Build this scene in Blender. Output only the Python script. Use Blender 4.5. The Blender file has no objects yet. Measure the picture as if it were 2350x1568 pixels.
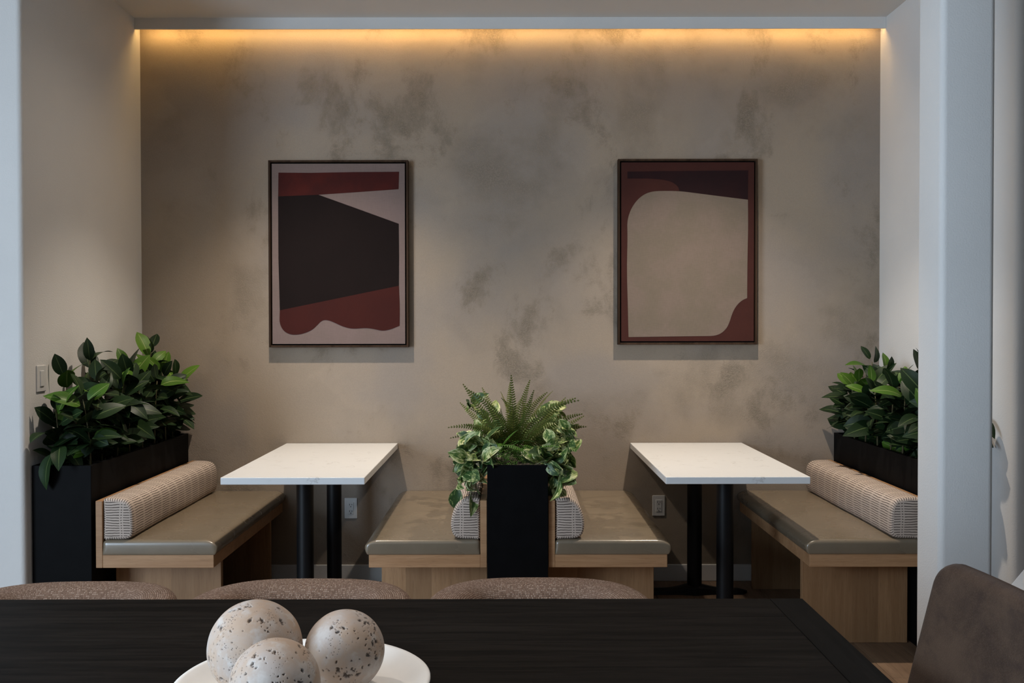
import bpy, bmesh, math, random
from mathutils import Vector, Matrix, noise
PI = math.pi
R = math.radians
S = bpy.context.scene
C = S.collection

# ------------------------------------------------------------ camera, world, light, exposure
cam_d = bpy.data.cameras.new('camera')
cam_d.sensor_width = 36.0
cam_d.lens = 2225.0 / 2350.0 * 36.0
cam_d.shift_x = 5.0 / 2350.0
cam_d.clip_start = 0.02
cam = bpy.data.objects.new('camera', cam_d)
C.objects.link(cam)
cam.location = (0, 0, 1.398)
cam.rotation_mode = 'XYZ'
cam.rotation_euler = (Matrix.Rotation(R(90 - 0.85), 3, 'X') @ Matrix.Rotation(R(-0.08), 3, 'Z')).to_euler()
S.camera = cam
S.view_settings.view_transform = 'Standard'
S.view_settings.look = 'None'
S.view_settings.exposure = 0.0
S.view_settings.gamma = 1.0
S.view_settings.use_curve_mapping = False
S.cycles.use_denoising = True
S.cycles.max_bounces = 8
S.cycles.diffuse_bounces = 5
S.cycles.sample_clamp_indirect = 4.0
S.cycles.caustics_reflective = False
S.cycles.caustics_refractive = False

W = bpy.data.worlds.new('daylight'); S.world = W
W.use_nodes = True
W.node_tree.nodes['Background'].inputs[0].default_value = (0.62, 0.78, 1.0, 1)
W.node_tree.nodes['Background'].inputs[1].default_value = 0.6

def area_light(name, loc, target, sx, sy, power, col):
    d = bpy.data.lights.new(name, 'AREA'); d.shape = 'RECTANGLE'; d.size = sx; d.size_y = sy
    d.energy = power; d.color = col
    o = bpy.data.objects.new(name, d); C.objects.link(o); o.location = loc
    o.rotation_euler = (Vector(target) - Vector(loc)).to_track_quat('-Z', 'Y').to_euler()
    return o
def spot_light(name, loc, power, col, cone, blend, rad, tilt=(0, 0)):
    d = bpy.data.lights.new(name, 'SPOT'); d.energy = power; d.color = col
    d.spot_size = R(cone); d.spot_blend = blend; d.shadow_soft_size = rad
    o = bpy.data.objects.new(name, d); C.objects.link(o); o.location = loc
    o.rotation_euler = (R(tilt[0]), R(tilt[1]), 0)
    return o
# added daylight from an invented window, unseen in the front room's left wall
area_light('added_daylight', (-4.17, -0.6, 1.40), (0, -0.6, 1.40), 3.0, 2.2, 390.0, (0.645, 0.81, 1.0))
# recessed downlights: two in the alcove; three more invented, unseen, to light the front room
DOWN_ALCOVE = [(-1.07, 4.36), (1.01, 4.36)]
for p in DOWN_ALCOVE:
    spot_light('alcove_downlight_beam', (p[0], p[1], 3.04), 212.0, (1.0, 0.87, 0.73), 88, 1.0, 0.03, (6, -3 if p[0] < 0 else 2))
    spot_light('alcove_downlight_spill', (p[0], p[1], 3.04), 17.0, (1.0, 0.84, 0.68), 150, 1.0, 0.03)
DOWN_ADDED = [(-1.3, 1.9), (0.0, 2.0), (1.3, 1.0)]
for p in DOWN_ADDED:
    spot_light('added_room_light_beam', (p[0], p[1], 3.04), 50.0, (1.0, 0.86, 0.74), 90, 1.0, 0.05)

# ------------------------------------------------------------ helpers
def put(name, me, mat=None, parent=None, loc=None):
    o = bpy.data.objects.new(name, me); C.objects.link(o)
    if mat is not None and not me.materials:
        me.materials.append(mat)
    if parent is not None: o.parent = parent
    if loc is not None: o.location = loc
    return o
def struct(o):
    o['kind'] = 'structure'; return o
def tag(o, label, cat, group=None):
    o['label'] = label; o['category'] = cat
    if group: o['group'] = group
    return o
def thing(name, label, cat, loc=(0, 0, 0), group=None):
    o = bpy.data.objects.new(name, None); C.objects.link(o); o.location = loc
    o.empty_display_size = 0.05
    return tag(o, label, cat, group)
def mesh(verts, faces, smooth=False, uvs=None, name='mesh'):
    me = bpy.data.meshes.new(name); me.from_pydata([tuple(v) for v in verts], [], faces)
    if uvs is not None:
        ul = me.uv_layers.new(name='UVMap')
        for p in me.polygons:
            for li in p.loop_indices:
                ul.data[li].uv = uvs[me.loops[li].vertex_index]
    if smooth:
        for p in me.polygons: p.use_smooth = True
    me.update(); return me
def bm_mesh(bm, smooth=False):
    me = bpy.data.meshes.new('mesh'); bm.to_mesh(me); bm.free()
    if smooth:
        for p in me.polygons: p.use_smooth = True
    return me
def box_bm(x0, x1, y0, y1, z0, z1, bev=0.0, seg=2, only_vertical=None):
    bm = bmesh.new()
    m = Matrix.Translation(((x0+x1)/2, (y0+y1)/2, (z0+z1)/2)) @ Matrix.Diagonal((x1-x0, y1-y0, z1-z0, 1))
    bmesh.ops.create_cube(bm, size=1.0, matrix=m)
    if bev > 0:
        if only_vertical:
            es = [e for e in bm.edges if abs(e.verts[0].co.x-only_vertical[0]) < 1e-4 and abs(e.verts[1].co.x-only_vertical[0]) < 1e-4
                  and abs(e.verts[0].co.y-only_vertical[1]) < 1e-4 and abs(e.verts[1].co.y-only_vertical[1]) < 1e-4]
        else: es = bm.edges[:]
        bmesh.ops.bevel(bm, geom=es, offset=bev, segments=seg, profile=0.5, affect='EDGES')
    return bm
def sharp_smooth(me, ang=35):
    for p in me.polygons: p.use_smooth = True
    bm = bmesh.new(); bm.from_mesh(me)
    for e in bm.edges:
        if len(e.link_faces) == 2 and e.calc_face_angle(0) > R(ang): e.smooth = False
    bm.to_mesh(me); bm.free(); return me
def box(x0, x1, y0, y1, z0, z1, bev=0.0, seg=2):
    return bm_mesh(box_bm(x0, x1, y0, y1, z0, z1, bev, seg))
def cyl_bm(bm, x, y, z0, z1, r0, r1=None, n=32):
    r1 = r0 if r1 is None else r1
    bmesh.ops.create_cone(bm, cap_ends=True, segments=n, radius1=r0, radius2=r1, depth=z1-z0,
                          matrix=Matrix.Translation((x, y, (z0+z1)/2)))
def lathe(profile, n=64, center=(0, 0, 0)):
    vs, fs = [], []
    m = len(profile)
    for i in range(n):
        a = 2*PI*i/n
        for r, z in profile:
            vs.append((center[0]+r*math.cos(a), center[1]+r*math.sin(a), center[2]+z))
    for i in range(n):
        j = (i+1) % n
        for k in range(m-1):
            fs.append((i*m+k, j*m+k, j*m+k+1, i*m+k+1))
    return mesh(vs, fs, True)
def rounded_box(hx, hy, hz, r, n=(24, 24, 10), crown=0.0, bulge=0.0, rb=None, roll=0):
    """padded cushion: rounded box centred at the origin, with a crowned top and bulging sides"""
    vs, fs, idx = [], [], {}
    def key(i, j, k):
        if (i, j, k) in idx: return idx[(i, j, k)]
        def sp(t, n_, h):  # denser near the ends so that the rounding is smooth
            a = -1 + 2*t/n_
            return math.copysign(1-(1-abs(a))**1.8, a)*h
        p = Vector((sp(i, n[0], hx), sp(j, n[1], hy), sp(k, n[2], hz)))
        re = r if rb is None else rb+(r-rb)*max(0.0, min(1.0, p.z/hz+1.0))
        q = Vector((max(-hx+re, min(hx-re, p.x)), max(-hy+re, min(hy-re, p.y)), max(-hz+re, min(hz-re, p.z))))
        d = p-q
        if d.length > 1e-9:
            p = q + d.normalized()*re
        fx, fy, fz = p.x/hx, p.y/hy, p.z/hz
        if p.z > 0: p.z += crown*(1-fx**4)*(1-fy**4)
        if roll:
            # table side: rolled front edge that bulges outwards; the other sides stay flat
            tt = max(0.0, (fx*roll-0.82)/0.18)
            if p.z > 0: p.z -= 0.013*tt*tt*(p.z/hz)
            p.x += roll*bulge*max(0.0, fx*roll)**3*(1-fz*fz); p.y += 0.2*bulge*fy*(1-fz*fz)
        else:
            p.x += bulge*fx*(1-fz*fz); p.y += bulge*fy*(1-fz*fz)
        idx[(i, j, k)] = len(vs); vs.append(p); return idx[(i, j, k)]
    nx, ny, nz = n
    for i in range(nx):
        for j in range(ny):
            fs.append((key(i, j, 0), key(i, j+1, 0), key(i+1, j+1, 0), key(i+1, j, 0)))
            fs.append((key(i, j, nz), key(i+1, j, nz), key(i+1, j+1, nz), key(i, j+1, nz)))
    for i in range(nx):
        for k in range(nz):
            fs.append((key(i, 0, k), key(i+1, 0, k), key(i+1, 0, k+1), key(i, 0, k+1)))
            fs.append((key(i, ny, k), key(i, ny, k+1), key(i+1, ny, k+1), key(i+1, ny, k)))
    for j in range(ny):
        for k in range(nz):
            fs.append((key(0, j, k), key(0, j, k+1), key(0, j+1, k+1), key(0, j+1, k)))
            fs.append((key(nx, j, k), key(nx, j+1, k), key(nx, j+1, k+1), key(nx, j, k+1)))
    return mesh(vs, fs, True)
def tube(pts, radii, n=6):
    vs, fs = [], []
    pts = [Vector(p) for p in pts]
    for i, p in enumerate(pts):
        t = (pts[min(i+1, len(pts)-1)]-pts[max(i-1, 0)]).normalized()
        a = t.cross(Vector((0.31, 0.87, 0.38))).normalized(); b = t.cross(a)
        for k in range(n):
            an = 2*PI*k/n
            vs.append(p + (a*math.cos(an)+b*math.sin(an))*radii[i])
    for i in range(len(pts)-1):
        for k in range(n):
            k2 = (k+1) % n
            fs.append((i*n+k, i*n+k2, (i+1)*n+k2, (i+1)*n+k))
    fs.append(tuple(range(n-1, -1, -1))); fs.append(tuple((len(pts)-1)*n+k for k in range(n)))
    return vs, fs

# ------------------------------------------------------------ material nodes
class NT:
    def __init__(s, name, rough=0.5, spec=0.5):
        s.m = bpy.data.materials.new(name); s.m.use_nodes = True
        s.t = s.m.node_tree; s.b = s.t.nodes['Principled BSDF']
        s.b.inputs['Roughness'].default_value = rough
        s.b.inputs['Specular IOR Level'].default_value = spec
        s.tc = None
    def n(s, typ, **kw):
        nd = s.t.nodes.new(typ)
        for k, v in kw.items(): setattr(nd, k, v)
        return nd
    def l(s, a, b): s.t.links.new(a, b)
    def coord(s, which='Object', scale=(1, 1, 1), rot=(0, 0, 0), loc=(0, 0, 0)):
        if s.tc is None: s.tc = s.n('ShaderNodeTexCoord')
        mp = s.n('ShaderNodeMapping'); s.l(s.tc.outputs[which], mp.inputs[0])
        mp.inputs['Scale'].default_value = scale; mp.inputs['Rotation'].default_value = rot; mp.inputs['Location'].default_value = loc
        return mp.outputs[0]
    def noise(s, co, scale, detail=4, rough=0.55, dist=0.0):
        nd = s.n('ShaderNodeTexNoise'); s.l(co, nd.inputs['Vector'])
        nd.inputs['Scale'].default_value = scale; nd.inputs['Detail'].default_value = detail
        nd.inputs['Roughness'].default_value = rough; nd.inputs['Distortion'].default_value = dist
        return nd.outputs['Fac']
    def ramp(s, fac, p0, p1, c0=(0, 0, 0, 1), c1=(1, 1, 1, 1), mode='EASE'):
        nd = s.n('ShaderNodeValToRGB'); s.l(fac, nd.inputs[0])
        nd.color_ramp.interpolation = mode
        e = nd.color_ramp.elements
        e[0].position = p0; e[1].position = p1; e[0].color = c0; e[1].color = c1
        return nd.outputs[0]
    def math(s, op, a, b=None, c=None):
        nd = s.n('ShaderNodeMath', operation=op)
        for i, v in enumerate((a, b, c)):
            if v is None: continue
            if isinstance(v, (int, float)): nd.inputs[i].default_value = v
            else: s.l(v, nd.inputs[i])
        return nd.outputs[0]
    def mix(s, fac, a, b, mode='MIX'):
        nd = s.n('ShaderNodeMix', data_type='RGBA', blend_type=mode)
        for sock, v in ((nd.inputs[0], fac), (nd.inputs[6], a), (nd.inputs[7], b)):
            if isinstance(v, (int, float)): sock.default_value = v
            elif isinstance(v, tuple): sock.default_value = v if len(v) == 4 else (*v, 1)
            else: s.l(v, sock)
        return nd.outputs[2]
    def color(s, v):
        if isinstance(v, tuple): s.b.inputs['Base Color'].default_value = (*v[:3], 1)
        else: s.l(v, s.b.inputs['Base Color'])
    def rough(s, v):
        if isinstance(v, (int, float)): s.b.inputs['Roughness'].default_value = v
        else: s.l(v, s.b.inputs['Roughness'])
    def bump(s, h, strength=0.3, dist=0.002):
        nd = s.n('ShaderNodeBump'); s.l(h, nd.inputs['Height'])
        if isinstance(strength, (int, float)): nd.inputs['Strength'].default_value = strength
        else: s.l(strength, nd.inputs['Strength'])
        nd.inputs['Distance'].default_value = dist
        s.l(nd.outputs[0], s.b.inputs['Normal'])

def paint_wall(name, col, bs=0.25):
    k = NT(name, 0.7, 0.25); co = k.coord()
    f = k.noise(co, 170, 2, 0.5); g = k.noise(co, 1.3, 3)
    k.color(k.mix(k.ramp(g, 0.3, 0.7), tuple(c*0.97 for c in col), tuple(min(1, c*1.03) for c in col)))
    k.bump(f, bs, 0.003); return k.m
def plaster():
    k = NT('troweled_plaster', 0.62, 0.3); co = k.coord()
    fine = k.noise(co, 170, 3, 0.68)
    big = k.noise(k.coord(loc=(3.1, 0, 7.7)), 1.1, 8, 0.62, 0.15)           # broad dark clouds
    big2 = k.noise(k.coord(loc=(11.3, 0, 2.9), scale=(1, 1, 0.75)), 2.6, 7, 0.66, 0.2)   # small stippled patches
    grain = k.math('MULTIPLY', k.math('SUBTRACT', fine, 0.5), 0.30)
    m1 = k.ramp(k.math('ADD', big, grain), 0.505, 0.65)
    m2 = k.ramp(k.math('ADD', big2, grain), 0.525, 0.645)
    mask = k.math('MAXIMUM', k.math('MULTIPLY', m1, 0.75), m2)
    cloud = k.ramp(k.noise(k.coord(loc=(1.7, 0, 4.2)), 1.3, 4, 0.5, 0.3), 0.38, 0.62)
    base = k.mix(cloud, (0.262, 0.219, 0.181), (0.305, 0.243, 0.181))
    # overlapping trowel passes: cells with wandering edges and slightly different tones
    wv = k.n('ShaderNodeTexNoise'); k.l(co, wv.inputs['Vector']); wv.inputs['Scale'].default_value = 3.0; wv.inputs['Detail'].default_value = 5
    sc = k.n('ShaderNodeVectorMath', operation='SCALE'); k.l(wv.outputs['Color'], sc.inputs[0]); sc.inputs['Scale'].default_value = 0.5
    ad = k.n('ShaderNodeVectorMath', operation='ADD'); k.l(co, ad.inputs[0]); k.l(sc.outputs[0], ad.inputs[1])
    vo = k.n('ShaderNodeTexVoronoi', feature='SMOOTH_F1'); vo.inputs['Scale'].default_value = 2.0; vo.inputs['Smoothness'].default_value = 0.15; k.l(ad.outputs[0], vo.inputs['Vector'])
    sp = k.n('ShaderNodeSeparateColor'); k.l(vo.outputs['Color'], sp.inputs[0])
    base = k.mix(1.0, base, k.ramp(sp.outputs[0], 0.0, 1.0, (0.94, 0.94, 0.94, 1), (1.04, 1.04, 1.04, 1), 'LINEAR'), 'MULTIPLY')
    base = k.mix(1.0, base, k.ramp(fine, 0.3, 0.7, (0.955, 0.955, 0.955, 1), (1.03, 1.03, 1.03, 1)), 'MULTIPLY')
    dark = k.mix(k.ramp(fine, 0.32, 0.68), (0.124, 0.100, 0.072), (0.236, 0.192, 0.145))
    k.color(k.mix(k.math('MULTIPLY', mask, 0.74), base, dark))
    k.rough(k.math('ADD', 0.55, k.math('MULTIPLY', mask, 0.25)))
    k.bump(fine, k.math('ADD', 0.22, k.math('MULTIPLY', mask, 0.55)), 0.005)
    return k.m
def wood(name, c0, c1, axis='Z', rough=0.55, pores=0.35, block=0.0, seed=0.0, scale=1.0):
    k = NT(name, rough, 0.35 if c0[0] > 0.03 else 0.035)
    st = {'X': (0.06, 1, 1), 'Y': (1, 0.06, 1), 'Z': (1, 1, 0.06)}[axis]
    oi = k.n('ShaderNodeObjectInfo')
    v = k.n('ShaderNodeVectorMath', operation='ADD'); k.l(k.coord(scale=st, loc=(seed, seed*2, seed)), v.inputs[0])
    cx = k.n('ShaderNodeCombineXYZ'); rr = k.math('MULTIPLY', oi.outputs['Random'], 37.0)
    k.l(rr, cx.inputs[0]); k.l(rr, cx.inputs[1]); k.l(cx.outputs[0], v.inputs[1])
    co = v.outputs[0]
    g1 = k.noise(co, 14*scale, 5, 0.6, 0.8); g2 = k.noise(co, 90*scale, 3, 0.6); g3 = k.noise(co, 300*scale, 2, 0.5)
    f = k.math('ADD', k.math('MULTIPLY', g1, 0.65), k.math('MULTIPLY', g2, 0.35))
    col = k.mix(k.ramp(f, 0.33, 0.68), c0, c1)
    col = k.mix(k.math('MULTIPLY', k.ramp(g3, 0.55, 0.72), pores), col, tuple(c*0.45 for c in c0))
    if block:
        sx = k.n('ShaderNodeSeparateXYZ'); k.l(k.coord(), sx.inputs[0])
        wn = k.n('ShaderNodeTexWhiteNoise', noise_dimensions='1D')
        k.l(k.math('ADD', k.math('FLOOR', k.math('DIVIDE', sx.outputs[0], block)), rr), wn.inputs['W'])
        col = k.mix(k.math('MULTIPLY', wn.outputs['Value'], 0.62), col, tuple(c*0.55 for c in c0))
    else:
        col = k.mix(k.math('MULTIPLY', oi.outputs['Random'], 0.35), col, tuple(c*0.6 for c in c0))
    k.color(col); k.bump(g2, 0.12, 0.001); return k.m
def leather():
    k = NT('taupe_leather', 0.3, 0.5); co = k.coord()
    n1 = k.noise(co, 5, 4, 0.6); n2 = k.noise(k.coord(scale=(0.5, 1, 1)), 7, 3, 0.5, 0.5); n3 = k.noise(co, 420, 2)
    k.color(k.mix(k.ramp(n1, 0.3, 0.7), (0.160, 0.126, 0.086), (0.181, 0.143, 0.098)))
    k.rough(k.math('ADD', 0.22, k.math('MULTIPLY', n2, 0.10)))
    k.b.inputs['Coat Weight'].default_value = 0.25; k.b.inputs['Coat Roughness'].default_value = 0.2
    k.bump(n3, 0.05, 0.0006); return k.m
def quartz():
    k = NT('white_quartz', 0.35, 0.5); co = k.coord()
    d = k.noise(co, 3.0, 5, 0.6, 1.4)
    vein = k.ramp(k.math('ABSOLUTE', k.math('SUBTRACT', d, 0.5)), 0.0, 0.014, (1, 1, 1, 1), (0, 0, 0, 1))
    gate = k.ramp(k.noise(co, 9.0, 3), 0.50, 0.66)
    k.color(k.mix(k.math('MULTIPLY', k.math('MULTIPLY', vein, gate), 0.5), (0.655, 0.66, 0.655), (0.30, 0.28, 0.265)))
    return k.m
def plain(name, col, rough=0.5, spec=0.5, metal=0.0, var=0.1, scale=30, bump=0.0, bscale=200):
    k = NT(name, rough, spec); co = k.coord()
    k.color(k.mix(k.ramp(k.noise(co, scale, 3), 0.3, 0.7), tuple(c*(1-var) for c in col), tuple(min(1, c*(1+var)) for c in col)))
    k.b.inputs['Metallic'].default_value = metal
    if bump: k.bump(k.noise(co, bscale, 3), bump, 0.002)
    return k.m
def emit(name, col, strength):
    k = NT(name); k.color((0.8, 0.8, 0.8)); k.b.inputs['Emission Color'].default_value = (*col, 1)
    k.b.inputs['Emission Strength'].default_value = strength; return k.m
def woven():
    """chunky woven upholstery, from UVs in metres"""
    k = NT('woven_upholstery', 0.9, 0.15)
    uv = k.coord('UV')
    wob = k.n('ShaderNodeTexNoise'); k.l(uv, wob.inputs['Vector']); wob.inputs['Scale'].default_value = 60; wob.inputs['Detail'].default_value = 2
    sc = k.n('ShaderNodeVectorMath', operation='SCALE'); k.l(wob.outputs['Color'], sc.inputs[0]); sc.inputs['Scale'].default_value = 0.003
    ad = k.n('ShaderNodeVectorMath', operation='ADD'); k.l(uv, ad.inputs[0]); k.l(sc.outputs[0], ad.inputs[1])
    sx = k.n('ShaderNodeSeparateXYZ'); k.l(ad.outputs[0], sx.inputs[0])
    P = 0.0054
    row = k.math('FLOOR', k.math('DIVIDE', sx.outputs[1], P))
    off = k.math('MULTIPLY', k.math('MODULO', row, 2.0), 0.5)
    uu = k.math('ADD', k.math('DIVIDE', sx.outputs[0], P*0.85), off)
    vv = k.math('DIVIDE', sx.outputs[1], P)
    h = k.math('MULTIPLY', k.math('ABSOLUTE', k.math('SINE', k.math('MULTIPLY', uu, PI))), k.math('ABSOLUTE', k.math('SINE', k.math('MULTIPLY', vv, PI))))
    cell = k.n('ShaderNodeCombineXYZ'); k.l(k.math('FLOOR', uu), cell.inputs[0]); k.l(row, cell.inputs[1])
    wn = k.n('ShaderNodeTexWhiteNoise', noise_dimensions='2D'); k.l(cell.outputs[0], wn.inputs['Vector'])
    base = k.mix(wn.outputs['Value'], (0.235, 0.148, 0.104), (0.40, 0.268, 0.196))
    fl = k.math('MULTIPLY', k.math('GREATER_THAN', wn.outputs['Value'], 0.70), k.ramp(h, 0.55, 0.95))
    col = k.mix(k.math('MULTIPLY', fl, 0.6), base, (0.70, 0.58, 0.48))
    col = k.mix(k.ramp(h, 0.0, 0.4, (0.75, 0.75, 0.75, 1), (0, 0, 0, 1)), col, (0.075, 0.05, 0.04))
    k.color(col); k.bump(h, 0.7, 0.003); return k.m
def velvet():
    k = NT('brown_chenille', 0.9, 0.08); co = k.coord()
    n1 = k.noise(co, 9, 5, 0.65, 0.4); n2 = k.noise(k.coord(rot=(0.7, 0, 0), scale=(1, 0.6, 1)), 520, 2); n3 = k.noise(k.coord(scale=(1, 0.5, 1)), 22, 4, 0.65, 0.6)
    c = k.mix(k.ramp(n1, 0.3, 0.7), (0.032, 0.0188, 0.0125), (0.062, 0.038, 0.0245))
    c = k.mix(k.math('MULTIPLY', k.ramp(n2, 0.42, 0.72), 0.40), c, (0.082, 0.053, 0.038))
    c = k.mix(k.math('MULTIPLY', k.ramp(n3, 0.48, 0.72), 0.45), c, (0.022, 0.0135, 0.0115))
    k.color(c); k.b.inputs['Sheen Weight'].default_value = 0.06; k.b.inputs['Sheen Roughness'].default_value = 0.5
    k.bump(n2, 0.4, 0.002); return k.m
def dashes():
    """cream cloth printed with broken dark lines, from UVs in metres (u along the lines)"""
    k = NT('dashed_cloth', 0.9, 0.15)
    uv = k.coord('UV')
    w = k.noise(uv, 22, 2); w2 = k.noise(uv, 9, 2)
    sx = k.n('ShaderNodeSeparateXYZ'); k.l(uv, sx.inputs[0])
    v = k.math('DIVIDE', k.math('ADD', sx.outputs[1], k.math('MULTIPLY', k.math('SUBTRACT', w, 0.5), 0.008)), 0.0106)
    u = k.math('DIVIDE', k.math('ADD', sx.outputs[0], k.math('MULTIPLY', k.math('SUBTRACT', w2, 0.5), 0.01)), 0.105)
    fv = k.math('FRACT', v); fu = k.math('FRACT', u)
    line = k.math('LESS_THAN', k.math('ABSOLUTE', k.math('SUBTRACT', fv, 0.5)), 0.145)
    g1 = k.math('GREATER_THAN', k.math('ABSOLUTE', k.math('SUBTRACT', fu, 0.06)), 0.022)
    g2 = k.math('GREATER_THAN', k.math('ABSOLUTE', k.math('SUBTRACT', fu, 0.17)), 0.022)
    m = k.math('MULTIPLY', line, k.math('MULTIPLY', g1, g2))
    weave = k.noise(uv, 900, 2)
    cream = k.mix(k.ramp(weave, 0.35, 0.65), (0.43, 0.35, 0.29), (0.55, 0.46, 0.39))
    k.color(k.mix(k.math('MULTIPLY', m, 0.93), cream, (0.035, 0.024, 0.022)))
    k.bump(k.math('ADD', weave, k.math('MULTIPLY', m, -0.8)), 0.35, 0.0015); return k.m
def leaf_mat(name, c0, c1, vein, rough=0.38):
    """vein line at u=0.5 of the leaf's own UVs"""
    k = NT(name, rough, 0.16)
    uv = k.coord('UV'); sx = k.n('ShaderNodeSeparateXYZ'); k.l(uv, sx.inputs[0])
    mid = k.ramp(k.math('ABSOLUTE', k.math('SUBTRACT', sx.outputs[0], 0.5)), 0.012, 0.04, (1, 1, 1, 1), (0, 0, 0, 1))
    side = k.math('SINE', k.math('MULTIPLY', k.math('SUBTRACT', sx.outputs[1], k.math('MULTIPLY', k.math('ABSOLUTE', k.math('SUBTRACT', sx.outputs[0], 0.5)), 0.7)), 70.0))
    oi = k.n('ShaderNodeObjectInfo')
    c = k.mix(oi.outputs['Random'], c0, c1)
    c = k.mix(k.math('MULTIPLY', k.ramp(side, 0.8, 1.0), 0.06), c, vein)
    c = k.mix(k.math('MULTIPLY', mid, 0.75), c, vein)
    k.color(c); k.bump(side, 0.05, 0.0006)
    k.b.inputs['Subsurface Weight'].default_value = 0.0
    return k.m
def variegated():
    k = NT('variegated_leaf', 0.42, 0.35)
    oi = k.n('ShaderNodeObjectInfo'); uv = k.coord('UV', scale=(2.7, 1.5, 1))
    v = k.n('ShaderNodeVectorMath', operation='ADD'); k.l(uv, v.inputs[0])
    cx = k.n('ShaderNodeCombineXYZ'); rr = k.math('MULTIPLY', oi.outputs['Random'], 53.0); k.l(rr, cx.inputs[0]); k.l(rr, cx.inputs[1]); k.l(cx.outputs[0], v.inputs[1])
    n1 = k.noise(v.outputs[0], 2.0, 5, 0.65, 0.7)
    sx = k.n('ShaderNodeSeparateXYZ'); k.l(k.coord('UV'), sx.inputs[0])
    edge = k.math('ABSOLUTE', k.math('SUBTRACT', sx.outputs[0], 0.5))
    r2 = k.math('FRACT', k.math('MULTIPLY', oi.outputs['Random'], 7.0))
    f = k.math('ADD', k.math('ADD', n1, k.math('MULTIPLY', edge, 0.26)), k.math('MULTIPLY', k.math('SUBTRACT', r2, 0.5), 0.16))
    g = k.mix(r2, (0.016, 0.046, 0.013), (0.048, 0.105, 0.022))
    c = k.mix(k.ramp(f, 0.53, 0.62), g, (0.19, 0.255, 0.075))
    c = k.mix(k.ramp(f, 0.61, 0.70), c, (0.44, 0.46, 0.25))
    k.color(c); return k.m
def travertine():
    k = NT('travertine', 0.7, 0.3)
    oi = k.n('ShaderNodeObjectInfo'); v = k.n('ShaderNodeVectorMath', operation='ADD'); k.l(k.coord(), v.inputs[0])
    cx = k.n('ShaderNodeCombineXYZ'); rr = k.math('MULTIPLY', oi.outputs['Random'], 31.0)
    for i in range(3): k.l(rr, cx.inputs[i])
    k.l(cx.outputs[0], v.inputs[1]); co = v.outputs[0]
    n1 = k.noise(co, 16, 4, 0.6, 0.5); n2 = k.noise(co, 30, 4, 0.6); n3 = k.noise(co, 160, 3)
    c = k.mix(k.ramp(n1, 0.32, 0.62), (0.42, 0.362, 0.322), (0.425, 0.312, 0.228))
    c = k.mix(k.ramp(n2, 0.5, 0.7), c, (0.49, 0.445, 0.405))
    vo = k.n('ShaderNodeTexVoronoi'); vo.inputs['Scale'].default_value = 260; k.l(co, vo.inputs['Vector'])
    pit = k.math('MULTIPLY', k.ramp(vo.outputs['Distance'], 0.16, 0.28, (1, 1, 1, 1), (0, 0, 0, 1)), k.ramp(k.noise(co, 24, 3), 0.52, 0.64))
    at = k.n('ShaderNodeAttribute', attribute_name='pit')
    allp = k.math('MAXIMUM', pit, at.outputs['Fac'])
    k.color(k.mix(k.math('MULTIPLY', allp, 0.85), c, (0.065, 0.05, 0.042)))  # darkens the pits: shade of the deep holes painted in, along with dirt
    k.bump(k.math('SUBTRACT', k.math('MULTIPLY', n3, 0.2), pit), 0.5, 0.002); return k.m
def canvas_mat(name, col, col2=None, var=0.10):
    k = NT(name, 0.85, 0.15); co = k.coord()
    a = k.noise(k.coord(scale=(1, 1, 0.12)), 260, 2); b = k.noise(k.coord(scale=(0.12, 1, 1)), 260, 2); n = k.noise(co, 6, 4, 0.6)
    t = k.math('MULTIPLY', k.math('ADD', a, b), 0.5)
    base = k.mix(k.ramp(n, 0.35, 0.65), col, col2 or tuple(c*0.88 for c in col))
    k.color(k.mix(k.math('MULTIPLY', k.ramp(t, 0.4, 0.62), var*2), base, tuple(c*0.7 for c in col)))
    k.bump(t, 0.2, 0.001); return k.m

M = {}
M['white_wall'] = paint_wall('painted_wall', (0.66, 0.645, 0.62))
M['ceiling'] = paint_wall('painted_ceiling', (0.66, 0.64, 0.61), 0.15)
M['plaster'] = plaster()
M['grey_wall'] = paint_wall('grey_painted_wall', (0.20, 0.19, 0.18))  # for the invented unseen walls, kept dark to cut bounced light
M['oak_v'] = wood('oak_upright', (0.31, 0.168, 0.078), (0.43, 0.252, 0.127), 'Z', 0.5, 0.35, 0.115)
M['oak_y'] = wood('oak_lengthwise', (0.34, 0.180, 0.084), (0.48, 0.282, 0.147), 'X', 0.5, 0.35)
M['floor'] = wood('oak_floor', (0.155, 0.098, 0.062), (0.265, 0.175, 0.112), 'Y', 0.45, 0.4)
M['ebony'] = wood('ebonised_wood', (0.0045, 0.0041, 0.0039), (0.0175, 0.0145, 0.0125), 'X', 0.55, 0.2, 0, 3.0, 2.6)
M['leather'] = leather(); M['quartz'] = quartz()
M['black'] = plain('black_painted_box', (0.0038, 0.0038, 0.0041), 0.55, 0.05, 0, 0.1, 20, 0.05)
M['iron'] = plain('black_cast_iron', (0.005, 0.005, 0.0055), 0.45, 0.2, 0, 0.1, 20, 0.08)
M['mulch'] = plain('dark_moss', (0.11, 0.098, 0.082), 0.95, 0.1, 0, 0.5, 90, 0.6, 160)
M['dash'] = dashes(); M['woven'] = woven(); M['velvet'] = velvet()
M['frame'] = wood('dark_walnut', (0.028, 0.0165, 0.0105), (0.062, 0.038, 0.025), 'Z', 0.5, 0.2)
M['void'] = plain('black_felt', (0.006, 0.005, 0.005), 0.9, 0.1)
M['plastic'] = plain('white_plastic', (0.62, 0.61, 0.59), 0.4, 0.5, 0, 0.02)
M['slot'] = plain('dark_slot', (0.02, 0.02, 0.02), 0.6)
M['ceramic'] = plain('cream_ceramic', (0.88, 0.865, 0.83), 0.45, 0.4, 0, 0.03, 12, 0.04, 60)
M['trav'] = travertine()
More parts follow.
